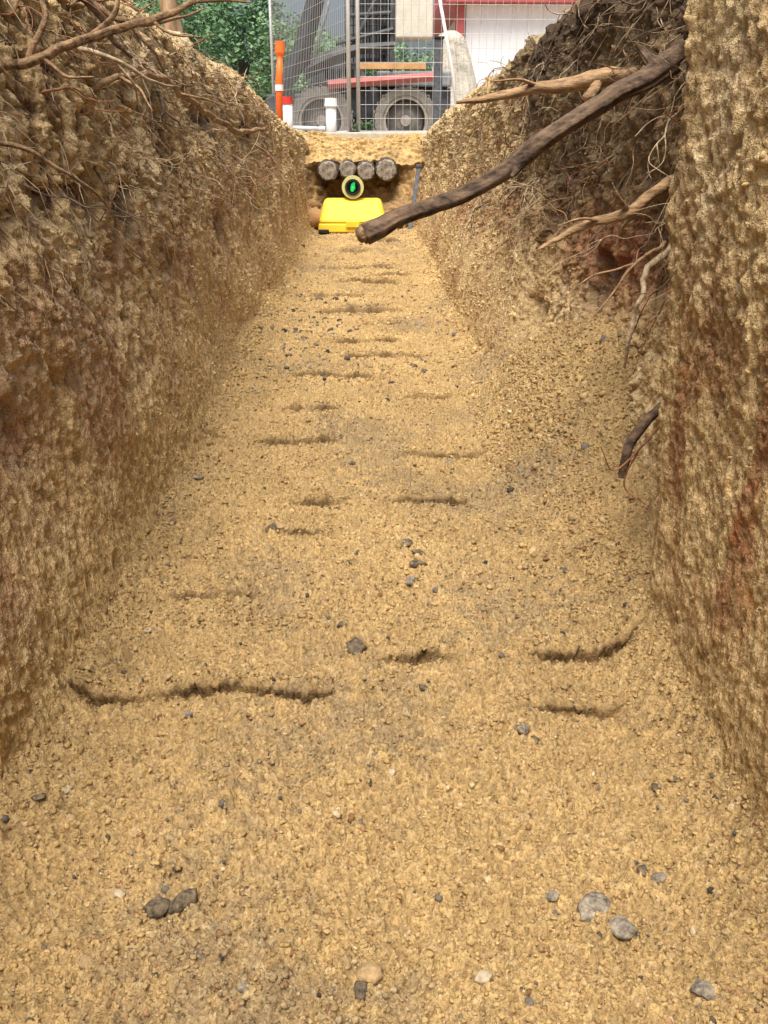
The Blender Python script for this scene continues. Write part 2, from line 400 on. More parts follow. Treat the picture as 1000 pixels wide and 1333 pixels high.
for (n, y0, y1, r0) in ((32000, .36, .95, .00112), (28000, .9, 2.2, .00145), (15000, 2.0, 6.3, .0022)):
    u = rng.random(n)**1.3; yy = y0*(y1/y0)**u; xx = rng.uniform(-.36, .38, n)
    dxy = rng.normal(0, .003, (n, 2)); h = rng.integers(0, n//6, n)
    cl = rng.random(n) < .6
    xx = np.where(cl, xx[h]+dxy[:, 0]*yy*1.5, xx); yy = np.where(cl, yy[h]+dxy[:, 1]*yy*1.5, yy)
    rr = r0*rng.lognormal(0, .48, n).clip(.45, 2.8)
    if y0 > 1.9: rr *= np.sqrt(np.clip(yy, .3, 9)/2.2)
    add_crumbs(xx, yy, rr)
for (x0, x1, y0, a) in steps:
    n = int(380*(x1-x0)/.15); xx = rng.uniform(x0, x1, n); yy = y0+.012+rng.normal(.0, .010, n)*(1+.5*(y0-1))+.008*perlin(xx*7, np.full(n, y0*2), 7.7)
    add_crumbs(xx, yy, .0016*rng.lognormal(0, .4, n)*max(.8, y0/1.5)**.7)
n = 12000; yy = .42*(5.8/.42)**rng.random(n); sd_ = rng.random(n) < .5
xx = np.where(sd_, -.315+np.abs(rng.normal(0, .03, n)), .305-np.abs(rng.normal(0, .03, n)))
add_crumbs(xx, yy, .0018*rng.lognormal(0, .42, n)*np.clip(yy/1.3, .7, 2))
n = 8000; yy = rng.normal(1.5, .25, n); xx = rng.uniform(.2, .42, n)
add_crumbs(xx, yy, .0020*rng.lognormal(0, .45, n))
me = np_mesh("sand_grains", np.concatenate(Vs), np.concatenate(Fs), M_crumb, np.concatenate(Cs))
finish(bpy.data.objects.new("sand_grains", me), label="loose coarse sand grains covering the trench floor", category="sand", kind="stuff")
Vs = []; Fs = []; Cs = []; off = 0
for side in (-1, 1):
    P, C, T = walls[side]
    ok = np.where((P[:, 1] > .5) & (T < 1.4) & (P[:, 2] > 0.02) & (rng.random(len(P)) < np.where((side > 0) & (P[:, 1] < .93), .35, .5)))[0]
    idx = rng.choice(ok, 20000, replace=False)
    rr = .0012*rng.lognormal(0, .5, len(idx)).clip(.4, 3.0)*np.clip(P[idx, 1]/1.2, .8, 2.8)
    cc = (C[idx]*.8+WT*.2)*rng.uniform(.75, 1.15, (len(idx), 1))
    pp = P[idx]+np.array([-side*-.0008, 0, 0])
    V, F, C2 = crumbs(pp, rr, np.clip(cc, .01, .9), 1, .28)
    Vs.append(V); Fs.append(F+off); Cs.append(C2); off += len(V)
n = 900; xx = rng.uniform(-.36, .36, n); yy = rng.uniform(5.85, 6.15, n)
V, F, C2 = crumbs(np.stack([xx, yy, .02+rng.random(n)*.05*sstep(.12, .36, np.abs(xx))*3], 1), .012*rng.lognormal(0, .5, n), np.clip(BRN*1.3*rng.uniform(.6, 1.8, (n, 1)), 0, 1), 2, .14)
Vs.append(V); Fs.append(F+off); Cs.append(C2); off += len(V)
me = np_mesh("soil_clods", np.concatenate(Vs), np.concatenate(Fs), M_crumb, np.concatenate(Cs))
finish(bpy.data.objects.new("soil_clods", me), label="small soil clods clinging to the trench sides", category="soil", kind="stuff")
n = 520
u = rng.random(n); yy = .4*(5.8/.4)**u; xx = rng.uniform(-.3, .3, n)
m = rng.random(n) < .5; yy[m] = rng.uniform(1.9, 3.3, m.sum()); xx[m] = rng.normal(-.13, .09, m.sum())
rr = .0026*rng.lognormal(0, .4, n)*np.clip(yy/1.4, .7, 1.8)
gc = np.array([.115, .10, .08])*rng.uniform(.4, 1.8, (n, 1))
V, F, C = crumbs(np.stack([xx, yy, floor_h(xx, yy)-rr*.15], 1), rr, gc, 2, .10)
me = np_mesh("gravel", V, F, M_crumb, C)
finish(bpy.data.objects.new("gravel", me), label="scattered small dark gravel on the sand", category="gravel", kind="stuff")

M_sg = mat("stone_grey", (.11, .10, .085), .9, 0, .4, 160, .9, c2=(.27, .23, .17)); M_sd = mat("stone_dark", (.045, .037, .03), .9, 0, .4, 160, .9, c2=(.17, .13, .08))
M_sp = mat("stone_pale", (.44, .36, .24), .8, 0, .3, 90, .5); M_st = mat("stone_tan", (.34, .235, .115), .85, 0, .35, 120, .8)
SM = {'g': (M_sg, "grey angular stone half sunk in trench sand"), 'd': (M_sd, "dark damp stone lying on the trench sand"),
      'p': (M_sp, "small pale pebble lying on trench sand"), 't': (M_st, "rounded tan pebble lying on trench sand")}
stones = [(.160,.493,.014,'g'),(.172,.476,.010,'g'),(-.148,.497,.010,'d'),(-.131,.502,.010,'d'),(.130,.504,.0055,'g'),(.212,.425,.009,'g'),
 (0,.442,.008,'t'),(-.006,.43,.007,'d'),(-.010,.846,.0125,'d'),(.066,1.055,.011,'d'),(.054,1.127,.010,'d'),(.052,1.01,.009,'g'),(.068,1.09,.009,'d'),
 (-.168,.735,.005,'g'),(.141,.699,.007,'g'),(.150,.689,.006,'d'),(.215,.526,.006,'g'),(.204,.53,.005,'d'),(-.264,.607,.005,'d'),(.073,.433,.005,'p'),
 (-.247,.625,.004,'p'),(.055,.775,.005,'d'),(-.266,1.38,.009,'g'),(-.022,1.46,.007,'d'),(.143,1.467,.007,'g'),(.235,1.30,.007,'g'),(-.027,.884,.006,'d'),
 (-.187,2.29,.012,'d'),(-.21,2.4,.010,'g'),(-.16,2.5,.011,'d'),(-.17,2.15,.009,'d'),(-.079,.43,.005,'g'),(-.177,.511,.004,'p'),(-.130,1.18,.011,'d'),
 (-.118,1.185,.008,'t'),(.12,2.2,.010,'d'),(.16,2.7,.011,'g'),(-.24,.9,.005,'p'),(.2,1.05,.005,'g'),(.24,.62,.005,'d'),
 (.02,.64,.004,'p'),(-.2,.80,.005,'t'),(-.28,1.05,.007,'t'),(-.27,1.2,.007,'d'),(-.06,.475,.004,'d'),(-.185,.455,.005,'t')]
T2, F2 = ico(3)
for i, (x, y, r, k) in enumerate(stones):
    s = rng.uniform(0, 50)
    n = .28*perlin(T2[:, 0]*1.3+s, T2[:, 1]*1.3, T2[:, 2]*1.3)+.16*perlin(T2[:, 0]*3+s, T2[:, 1]*3, T2[:, 2]*3)+.07*perlin(T2[:, 0]*7+s, T2[:, 1]*7, T2[:, 2]*7)
    V = T2*(1+n[:, None])
    if k in 'gd':
        for _ in range(7):
            d = rng.normal(size=3); d /= np.linalg.norm(d); pr_ = V@d; ex = np.clip(pr_-.66, 0, None); V = V-ex[:, None]*d*.9
    V = V*np.array([1.15, .9, .62])*r
    me = np_mesh("stone", V, F2, SM[k][0])
    o = bpy.data.objects.new("stone", me)
    z = float(floor_h(np.array([x]), np.array([y]), False)[0])
    o.location = (x, y, z+r*.08+.002); o.rotation_euler = (random.uniform(-.2,.2), random.uniform(-.2,.2), random.uniform(0, 6.28))
    finish(o, label=SM[k][1], category="stone", group="stones scattered on the trench floor")

# ------------------------------------------------------------------ roots
def bark(name, c, c2, sc=60, stretch=None): return mat(name, c, .85, 0, .35, sc, .9, c2=c2, dist=.004, stretch=stretch)
M_rd = bark("root_dark", (.042, .028, .020), (.16, .105, .065), 110, (.35, 1, .6)); M_rp = bark("root_pale", (.30, .22, .13), (.48, .37, .24)); M_rr = bark("root_reddish", (.16, .06, .03), (.28, .13, .06))
M_rb = bark("root_brown", (.13, .08, .042), (.30, .19, .10), 110)
M_tb = bark("root_tan", (.20, .12, .06), (.36, .23, .12), 110, (.3, 1, 1))
def catmull(P, n):
    P = np.array(P, float); P = np.vstack([2*P[0]-P[1], P, 2*P[-1]-P[-2]]); out = []
    for i in range(1, len(P)-2):
        for t in np.linspace(0, 1, n, endpoint=False):
            a, b, c, d = P[i-1], P[i], P[i+1], P[i+2]
            out.append(.5*((2*b)+(-a+c)*t+(2*a-5*b+4*c-d)*t*t+(-a+3*b-3*c+d)*t**3))
    out.append(P[-2]); return np.array(out)
def root_mesh(branches, m, name="root", amp=.22, nseg=14, nn=12, kink=.9, lf=1.0):
    Vs = []; Fs = []; off = 0
    for br in branches:
        Q = catmull(br, nn); c = Q[:, :3]; r = np.maximum(Q[:, 3], .0003)
        c = c+np.stack([perlin(c[:, 0]*14+k*9, c[:, 1]*14, c[:, 2]*14)+.5*perlin(c[:, 0]*40+k*9, c[:, 1]*40, c[:, 2]*40) for k in range(3)], 1)*r[:, None]*kink
        tg = np.gradient(c, axis=0); tg /= np.linalg.norm(tg, axis=1)[:, None]+1e-9
        ref = np.array([0, 0, 1.]) if abs(tg[0, 2]) < .9 else np.array([1., 0, 0])
        cumd = np.concatenate([[0], np.cumsum(np.linalg.norm(np.diff(c, axis=0), axis=1))])
        A = []; B = []
        for i in range(len(c)):
            a = np.cross(tg[i], ref); a /= np.linalg.norm(a)+1e-9; b = np.cross(a, tg[i]); ref = b; A.append(a); B.append(b)
        A = np.array(A)[:, None, :]; B = np.array(B)[:, None, :]
        w = np.linspace(0, 2*math.pi, nseg, endpoint=False)[None, :]; cd_ = cumd[:, None]
        cw = np.cos(w); sw = np.sin(w)
        f = 1+amp*perlin(cw*1.6+off*.1, sw*1.6, cd_*10*lf)+amp*.9*perlin(cw*4, sw*4, cd_*7*lf+5)+amp*.35*perlin(cw*9, sw*9, cd_*40*lf+5)
        Rg = c[:, None, :]+(cw[..., None]*A+sw[..., None]*B)*(r[:, None]*f)[..., None]
        V = np.concatenate([Rg.reshape(-1, 3), c[:1]-tg[:1]*r[0]*.2, c[-1:]+tg[-1:]*r[-1]*.3]); k = len(c)
        F = []
        for i in range(k-1):
            for j in range(nseg):
                j2 = (j+1) % nseg; F.append((i*nseg+j, i*nseg+j2, (i+1)*nseg+j2, (i+1)*nseg+j))
        for j in range(nseg):
            j2 = (j+1) % nseg
            F.append((j2, j, k*nseg)); F.append(((k-1)*nseg+j, (k-1)*nseg+j2, k*nseg+1))
        Vs.append(V); Fs += [tuple(q+off for q in f_) for f_ in F]; off += len(V)
    me = bpy.data.meshes.new(name)
    me.from_pydata(np.concatenate(Vs).tolist(), [], Fs); me.update()
    for p in me.polygons: p.use_smooth = True
    me.materials.append(m); return me
G = "roots sticking out of the trench sides"
def root(branches, m, label, **kw):
    return finish(bpy.data.objects.new("root", root_mesh(branches, m, **kw)), label=label, category="root", group=G)
big = root([[(.50,1.32,.66,.019),(.43,1.28,.625,.017),(.374,1.25,.590,.0150),(.34,1.235,.568,.0128),(.31,1.22,.555,.0118),(.27,1.21,.534,.0112),(.238,1.2,.514,.0108),(.205,1.2,.492,.0122),(.165,1.2,.462,.0105),(.12,1.19,.440,.0104),(.082,1.18,.427,.0100),(.04,1.165,.415,.0102),(.012,1.155,.404,.0118),(.001,1.15,.399,.0120)],
      [(.36,1.24,.585,.010),(.345,1.25,.602,.006),(.335,1.25,.612,.002)],[(.20,1.2,.487,.008),(.187,1.19,.470,.0045),(.180,1.18,.462,.002)]], M_rd, "thick dark bark-covered root cut off above the trench", nseg=36, nn=18, amp=.24, kink=.3, lf=.45)
cutm = root_mesh([[(.004,1.1515,.4010,.0095),(-.0035,1.148,.3975,.0092),(-.0055,1.1470,.3966,.0080)]], M_rb, nseg=20, kink=0)
finish(bpy.data.objects.new("cut_end", cutm), label="splintered brown cut end", parent=big)
root([[(.46,1.55,.60,.018),(.40,1.52,.592,.015),(.361,1.5,.588,.0135),(.33,1.5,.586,.012),(.295,1.5,.580,.0105),(.259,1.5,.574,.008),(.22,1.5,.566,.007),(.175,1.5,.560,.0045),(.141,1.5,.555,.002)],
      [(.35,1.5,.585,.010),(.335,1.48,.568,.009),(.325,1.47,.562,.006)],[(.26,1.5,.577,.004),(.23,1.48,.585,.002),(.19,1.47,.582,.001)]], M_tb, "brown tapering root reaching out across the trench", nseg=20, kink=.5)
root([[(-.43,1.1,.55,.0055),(-.371,1.05,.566,.0052),(-.324,1.05,.584,.0050),(-.277,1.05,.60,.0045),(-.213,1.05,.615,.004),(-.18,1.05,.626,.003),(-.14,1.05,.631,.002),(-.11,1.05,.63,.0008)],
      [(-.277,1.05,.60,.003),(-.25,1.06,.622,.0026),(-.245,1.07,.65,.002),(-.22,1.08,.68,.001)],[(-.34,1.05,.578,.0035),(-.32,1.06,.62,.0026),(-.33,1.07,.66,.002),(-.30,1.08,.69,.001)],
      [(-.324,1.05,.584,.0026),(-.30,1.04,.565,.0018),(-.27,1.03,.562,.0008)],[(-.213,1.05,.615,.002),(-.19,1.04,.60,.0014),(-.16,1.03,.597,.0006)]], M_rb, "long thin brown branching root arching from soil", kink=1.6)
root([[(-.45,1.45,.53,.005),(-.40,1.42,.56,.0045),(-.343,1.45,.585,.0044),(-.317,1.6,.596,.0044),(-.308,1.9,.56,.005),(-.274,2.2,.523,.006),(-.225,2.3,.53,.004)],
      [(-.312,1.75,.58,.003),(-.27,1.78,.57,.002),(-.24,1.8,.56,.001)],[(-.343,1.45,.585,.0025),(-.31,1.42,.57,.0018),(-.29,1.40,.54,.0008)]], M_tb, "thin curved brown root drooping with stubby tip", kink=1.4)
root([[(-.46,1.2,.74,.007),(-.38,1.2,.70,.006),(-.33,1.25,.66,.005),(-.31,1.28,.62,.0035),(-.29,1.3,.60,.002)]], M_rd, "dark root bending down over the trench lip", kink=1.8)
root([[(-.47,1.5,.70,.006),(-.40,1.5,.69,.005),(-.34,1.52,.665,.004),(-.28,1.55,.67,.0025),(-.24,1.6,.69,.001)],[(-.34,1.52,.665,.0035),(-.31,1.53,.63,.0022),(-.30,1.56,.60,.001)]], M_rb, "brown forked root over the trench lip", kink=1.8)
root([[(-.45,1.3,.60,.004),(-.37,1.3,.61,.0035),(-.32,1.33,.60,.003),(-.28,1.36,.575,.0022),(-.25,1.4,.57,.001)],[(-.32,1.33,.60,.0022),(-.30,1.34,.57,.0015),(-.30,1.36,.54,.0007)]], M_rp, "pale forked root sticking out under the lip", kink=1.8)
root([[(-.45,.95,.50,.003),(-.34,.95,.50,.0025),(-.30,.97,.48,.002),(-.27,1.0,.45,.0014),(-.26,1.03,.42,.0007)]], M_rb, "thin brown drooping root", kink=1.8)
root([[(.42,1.25,.47,.008),(.358,1.2,.443,.007),(.33,1.2,.42,.0075),(.295,1.2,.407,.006),(.255,1.2,.392,.004),(.22,1.2,.374,.0015)],
      [(.33,1.2,.42,.004),(.31,1.18,.44,.003),(.30,1.17,.455,.001)],[(.30,1.2,.408,.002),(.27,1.19,.412,.0014),(.24,1.18,.405,.0006)]], M_tb, "crooked brown root with fine fork", kink=1.0)
root([[(.39,1.2,.38,.005),(.345,1.15,.351,.0038),(.335,1.12,.325,.0032),(.330,1.12,.303,.0032),(.322,1.12,.27,.0026),(.325,1.13,.238,.0012)]], M_rp, "pale dangling root below collapsed bay", kink=1.8)
root([[(.38,1.2,.38,.003),(.330,1.15,.362,.0018),(.30,1.14,.322,.0013),(.262,1.14,.273,.0007)],[(.330,1.15,.362,.0016),(.28,1.14,.35,.0011),(.25,1.13,.33,.0005)]], M_tb, "fine pale forked root dangling", kink=2)
root([[(.335,1.0,.225,.0050),(.305,.975,.208,.0056),(.291,.965,.192,.0056),(.2885,.962,.178,.0053),(.287,.961,.164,.0050),(.286,.960,.154,.0044)]], M_rd, "short broken dark root stub pointing down", kink=.3, nseg=20)
root([[(.35,1.0,.22,.002),(.30,.955,.19,.0012),(.27,.94,.17,.0009),(.25,.93,.20,.0005)],[(.30,.955,.19,.001),(.285,.945,.15,.0009),(.31,.93,.13,.0005)]], M_rr, "thin reddish twig root beside stub", kink=2)
root([[(.45,1.15,.66,.008),(.40,1.1,.62,.007),(.36,1.08,.60,.005),(.33,1.07,.63,.002)]], M_rd, "dark crooked root near the trench lip")
def auto_root(side, y, z, ln, r, down, m, label):
    P, C, T = walls[side]
    i = np.argmin((P[::3, 1]-y)**2+(P[::3, 2]-z)**2+np.where(T[::3] > 1, 9, 0))*3; p = P[i].copy()
    d = np.array([-side*1.0, random.uniform(-.7, .3), -down]); d /= np.linalg.norm(d)
    q = p-d*.03; pts = [(*q, r*1.2)]; k = 8
    brs = []
    for j in range(k):
        q = q+d*(ln+.03)/k; d = d+np.array([random.uniform(-.5,.5), random.uniform(-.7,.7), random.uniform(-.7,.55)]); d /= np.linalg.norm(d)
        pts.append((*q, r*(1-.8*(j+1)/k)))
        if j in (1, 3, 4, 5) and random.random() < .75:
            e = d+np.array([random.uniform(-.8,.8), random.uniform(-.8,.8), random.uniform(-.9,.5)]); e /= np.linalg.norm(e)
            a = q.copy(); b = [(*a, r*.6)]
            for _ in range(4):
                a = a+e*ln*.14; e = e+np.array([random.uniform(-.6,.6)for _ in range(3)]); b.append((*a, r*.35))
            brs.append(b)
    root([pts]+brs, m, label, nseg=7, nn=3, kink=1.2)
kinds = [(M_rd, "thin dark root poking out of soil"), (M_rp, "thin pale root poking out of soil"), (M_tb, "thin brown root poking out of soil"), (M_rb, "thin brown root poking out of soil"), (M_rr, "thin reddish root poking out of soil")]
for i in range(85):
    y = .95*(3.6/.95)**random.random(); z = random.uniform(.40, .80)-.03*(y-1)
    m, l = random.choice(kinds); auto_root(-1, y, z, random.uniform(.05, .11)*(1+.15*y), random.uniform(.0008, .0019)*(1+.2*y), random.uniform(-.2, 1.2), m, l)
for i in range(75):
    y = 1.0*(3.2/1.0)**random.random(); z = random.uniform(.32, .78)-.03*(y-1)
    m, l = random.choice(kinds); auto_root(1, y, z, random.uniform(.05, .11)*(1+.12*y), random.uniform(.0008, .0018)*(1+.2*y), random.uniform(-.2, 1.2), m, l)
for y, z in ((2.6,.62),(1.9,.58),(3.2,.55)):
    auto_root(-1, y, z, .10, .006, .1, M_rd, "stubby dark root end poking out of soil")
for nm, mm, num in (("rootlets", M_rb, 850), ("rootlets", M_rp, 520)):
    Vm = MB()
    for i in range(num):
        side = random.choice((-1, -1, 1)); P, C, T = walls[side]
        while True:
            j = random.randrange(len(P))
            if .7 < P[j, 1] < 4.0 and .36 < P[j, 2] < .85 and T[j] < 1.3 and (side < 0 or P[j,1] > .97 or random.random() < .05): break
        p = Vector([float(v) for v in P[j]]); d = Vector((-side*random.uniform(.2, .7), random.uniform(-.7, .7), random.uniform(-1.5, .3))).normalized(); pts = [p-d*.006]
        L_ = random.uniform(.010, .030)*(1+.25*p.y)
        for _ in range(6):
            pts.append(pts[-1]+d*L_*.5); d = (d+Vector((random.uniform(-.5,.5), random.uniform(-.6,.6), random.uniform(-.7,.3)))).normalized()
        r = random.uniform(.0004, .0008)*(1+.3*p.y)
        Vm.tube(pts, [r*(1-.12*k) for k in range(7)], 3)
    Vm.obj(nm, mm, label="fine hair roots hanging from both soil sides", category="roots", kind="stuff")

# ------------------------------------------------------------------ logs at trench end
M_bark = mat("log_bark", (.08, .06, .045), .9, 0, .4, 40, .8); M_cut = mat("log_cut", (.16, .13, .10), .9, 0, .5, 45, .9, c2=(.31, .26, .20))
for i, (x, z, r) in enumerate(((-.212,.338,.064),(-.094,.345,.056),(.020,.335,.060),(.148,.340,.070))):
    y00 = 6.03+.07*random.random()
    e = empty("log", (x, y00, z), "weathered round log end under the sandy bank", "log", "row of logs across trench end")
    mb = MB(); n = 22
    pts = [(x, y00+k*.1, z+.003*random.uniform(-1, 1)) for k in range(8)]
    mb.tube(pts, [r*random.uniform(.95, 1.05) for _ in pts], n, wob=.09); part(e, "bark", mb, M_bark, smooth=True)
    mb = MB(); mb.tube([(x, y00-.012, z), (x, y00-.004, z), (x, y00+.01, z)], [r*.78, r*.89, r*.93], n, wob=.09); part(e, "cut_end", mb, M_cut)

# ------------------------------------------------------------------ laser level
M_y = mat("yellow_plastic", (.80, .60, .05), .5, 0, .10, 12, .05); M_blk = mat("black_rubber", (.02, .02, .022), .6, 0, .2, 30, .1)
M_yd = mat("yellow_seam", (.40, .28, .02), .6, 0, .1, 12, .05)
M_cream = mat("cream_ring", (.62, .60, .25), .4, 0, .1, 30, 0); M_lens = mat("lens_glass", (.01, .03, .015), .1, 0, .1, 10, 0)
M_green = mat("green_light", (.05, .6, .2), .4, 0, .1, 10, 0, emit=((.03, .9, .2), .6))
fz = .012
e = empty("pipe_laser", (-.06, 5.75, fz), "yellow pipe laser box with round lens and green light", "laser level")
def taper_box(mb, x0, x1, y0, y1, z0, z1, tx, ty):
    b = len(mb.v)
    mb.v += [(x0,y0,z0),(x1,y0,z0),(x1,y1,z0),(x0,y1,z0),(x0+tx,y0+ty,z1),(x1-tx,y0+ty,z1),(x1-tx,y1-ty,z1),(x0+tx,y1-ty,z1)]
    mb.f += [tuple(b+i for i in q) for q in ((0,3,2,1),(4,5,6,7),(0,1,5,4),(1,2,6,5),(2,3,7,6),(3,0,4,7))]
mb = MB(); taper_box(mb, -.265, .145, 5.65, 5.9, fz-.004, fz+.045, .004, .004); part(e, "body", mb, M_y, bevel=.008)
mb = MB(); taper_box(mb, -.261, .141, 5.654, 5.896, fz+.047, fz+.182, .034, .075); part(e, "lid", mb, M_y, bevel=.022)
mb = MB(); mb.box(-.252,.132,5.664,5.886,fz+.040,fz+.052); part(e, "seal", mb, M_yd)
mb = MB(); mb.box(-.262,-.20,5.64,5.68,fz-.008,fz+.014); part(e, "foot", mb, M_blk, bevel=.005)
mb = MB(); mb.box(-.10,-.02,5.640,5.660,fz+.025,fz+.06); part(e, "latch", mb, M_y, bevel=.004)
c = (-.058, 5.74, fz+.245)
mb = MB(); mb.tube([(c[0],5.76,c[2]),(c[0],5.86,c[2])], [.058,.05], 36); part(e, "lens_housing", mb, M_blk)
hs = MB(); hs.ring(c, .046, .064, .05); part(e, "lens_ring", hs, M_cream)
mb = MB(); mb.ring((c[0], c[1]-.012, c[2]), .034, .0458, .04); part(e, "lens_trim", mb, M_blk)
mb = MB(); mb.tube([(c[0],c[1]+.004,c[2]),(c[0],c[1]+.012,c[2])], .036, 30); part(e, "lens", mb, M_lens)
mb = MB(); mb.tube([(c[0]-.006,c[1],c[2]-.024),(c[0],c[1],c[2]-.005),(c[0]+.002,c[1],c[2]+.014),(c[0]+.010,c[1],c[2]+.026)], [.008,.015,.012,.005], 10); part(e, "light", mb, M_green)
mb = MB(); mb.box(c[0]-.03,c[0]+.03,5.765,5.84,fz+.17,fz+.20); part(e, "mount", mb, M_blk, bevel=.004)
M_steel = mat("grey_steel", (.11, .12, .14), .6, .2, .35, 40, .3)
e = empty("stake", (.28, 5.75, 0), "grey steel stake leaning at the trench end", "stake")
mb = MB(); mb.box(.262,.286,5.70,5.72,0,.36); mb.v = [(a+.06*(z_/.36), b_+.12*(z_/.36), z_) for a, b_, z_ in mb.v]; part(e, "shaft", mb, M_steel, bevel=.003)
mb = MB(); mb.box(.318,.352,5.815,5.85,.362,.380); part(e, "head", mb, M_steel, bevel=.004)
M_post = mat("weathered_wood", (.22, .14, .08), .9, 0, .3, 30, .6, c2=(.38, .26, .16), stretch=(1, 1, .2))
e = empty("timber_post", (-.64, 3.6, .66), "weathered brown timber post leaning on spoil bank", "post")
mb = MB(); mb.tube([(-.61,3.58,.60),(-.635,3.6,.76),(-.665,3.62,.95),(-.70,3.64,1.25)], [.034,.031,.030,.028], 14, wob=.06); part(e, "shaft", mb, M_post, smooth=True)
mb = MB(); mb.tube([(-.698,3.638,1.245),(-.702,3.64,1.262)], [.027,.022], 14, wob=.06); part(e, "cut_top", mb, M_cut)

# ------------------------------------------------------------------ kerb
M_conc = mat("concrete", (.46, .42, .34), .85, 0, .18, 25, .3)
mb = MB(); mb.box(-2.4, 2.6, 7.75, 7.92, .42, .575)
mb.obj("kerb", M_conc, bevel=.012, label="pale concrete kerb edge beyond the trench end", kind="structure")

# ------------------------------------------------------------------ fence panels
M_galv = mat("galvanised", (.50, .50, .49), .5, .3, .12, 60, .05)
def fence(p0, p1, lab):
    p0 = Vector(p0); p1 = Vector(p1); d = (p1-p0); L_ = d.length; d.normalize()
    e = empty("fence_panel", (p0.x, p0.y, p0.z), lab, "fence", "temporary wire mesh fence panels")
    H = 1.9
    for nm, q in (("post", p0), ("post", p1)):
        mb = MB(); mb.tube([q, q+Vector((0,0,H))], .016, 12); part(e, nm, mb, M_galv, smooth=True)
    for z in (.10, H-.03):
        mb = MB(); mb.tube([p0+Vector((0,0,z)), p1+Vector((0,0,z))], .012, 10); part(e, "rail", mb, M_galv, smooth=True)
    mb = MB(); n = int(L_/.06)
    for i in range(1, n):
        q = p0+d*(i*L_/n); mb.tube([q+Vector((0,0,.1)), q+Vector((0,0,H-.03))], .0017, 4)
    for i in range(1, 17):
        z = .1+i*(H-.13)/17; mb.tube([p0+Vector((0,0,z)), p1+Vector((0,0,z))], .0017, 4)
    part(e, "wire_mesh", mb, M_galv)
    for nm, q in (("foot", p0), ("foot", p1)):
        mb = MB(); mb.box(q.x-.09, q.x+.09, q.y-.25, q.y+.25, q.z-.02, q.z+.09); part(e, nm, mb, M_conc, bevel=.012)
fence((-.03, 8.25, .48), (2.35, 8.3, .48), "galvanised wire mesh fence panel with tube posts")
fence((-.105, 8.25, .48), (-.95, 10.9, .48), "wire mesh fence panel turned away from kerb")
M_whitep = mat("white_paint", (.80, .80, .78), .5, 0, .05, 20, .03)
e = empty("pole", (.76, 8.5, .48), "white slanted pole leaning on the mesh fence", "pole")
mb = MB(); mb.tube([(.84,8.45,.50),(.75,8.43,1.05),(.62,8.40,1.62)], .013, 12); part(e, "shaft", mb, M_whitep, smooth=True)
mb = MB(); mb.box(.80,.88,8.41,8.49,.475,.51); part(e, "base", mb, M_blk, bevel=.006)
e = empty("post", (.64, 8.6, .48), "dark grey steel post behind the mesh fence", "post")
mb = MB(); mb.box(.61,.68,8.57,8.63,.48,1.30); part(e, "shaft", mb, M_steel, bevel=.006)
mb = MB(); mb.box(.60,.69,8.56,8.64,1.302,1.32); part(e, "cap", mb, M_blk, bevel=.004)

M_or = mat("orange_plastic", (.90, .17, .03), .45, 0, .08, 20, .03); M_redp = mat("faded_red", (.42, .10, .10), .6, 0, .12, 5)
e = empty("safety_post", (-.71, 9, .48), "orange flexible safety post with white reflective band", "safety post")
mb = MB(); mb.tube([(-.745,9,.50),(-.73,9,1.02),(-.715,9,1.20)], [.034,.031,.026], 20); part(e, "tube", mb, M_or, smooth=True)
mb = MB(); mb.tube([(-.715,9,1.20),(-.715,9,1.23),(-.712,9,1.32)], [.026,.042,.040], 20); part(e, "cap", mb, M_or)
mb = MB(); mb.ring((0,0,0), .035, .037, .05, 24); mb.v = [(x-.733, 9+z, .95+y) for x, y, z in mb.v]; part(e, "band", mb, M_whitep)
mb = MB(); mb.tube([(-.745,9,.47),(-.745,9,.52)], [.15,.13], 8); part(e, "base", mb, M_blk)
e = empty("bollard", (-.63, 8.8, .48), "short white bollard with red band", "bollard")
mb = MB(); mb.tube([(-.65,8.8,.47),(-.65,8.8,.83)], .042, 18); part(e, "shaft", mb, M_whitep, smooth=True)
mb = MB(); mb.tube([(-.65,8.8,.81),(-.65,8.8,.87)], .047, 18); part(e, "cap", mb, mat("red_cap", (.6, .05, .04), .5))
e = empty("bollard", (-.25, 8.1, .48), "short white capped post behind the kerb", "bollard")
mb = MB(); mb.tube([(-.25,8.1,.47),(-.25,8.1,.77)], .042, 18); part(e, "shaft", mb, M_whitep, smooth=True)
mb = MB(); mb.tube([(-.25,8.1,.77),(-.25,8.1,.83)], [.054,.048], 18); part(e, "cap", mb, M_whitep)
M_pipe = mat("grey_white_pipe", (.55, .58, .60), .5, 0, .1, 20, .03)
e = empty("pipe", (-.4, 8.4, .55), "white plastic pipe lying beside the kerb", "pipe")
mb = MB(); mb.tube([(-.58,8.42,.615),(-.32,8.40,.605)], .018, 16); part(e, "barrel", mb, M_pipe, smooth=True)
mb = MB(); mb.tube([(-.36,8.402,.607),(-.31,8.399,.605)], .023, 16); part(e, "collar", mb, M_pipe)
mb = MB(); mb.box(-.56,-.50,8.38,8.47,.48,.596); part(e, "support", mb, M_conc, bevel=.006)
mb = MB(); mb.box(-.41,-.36,8.38,8.47,.48,.588); part(e, "support", mb, M_conc, bevel=.006)

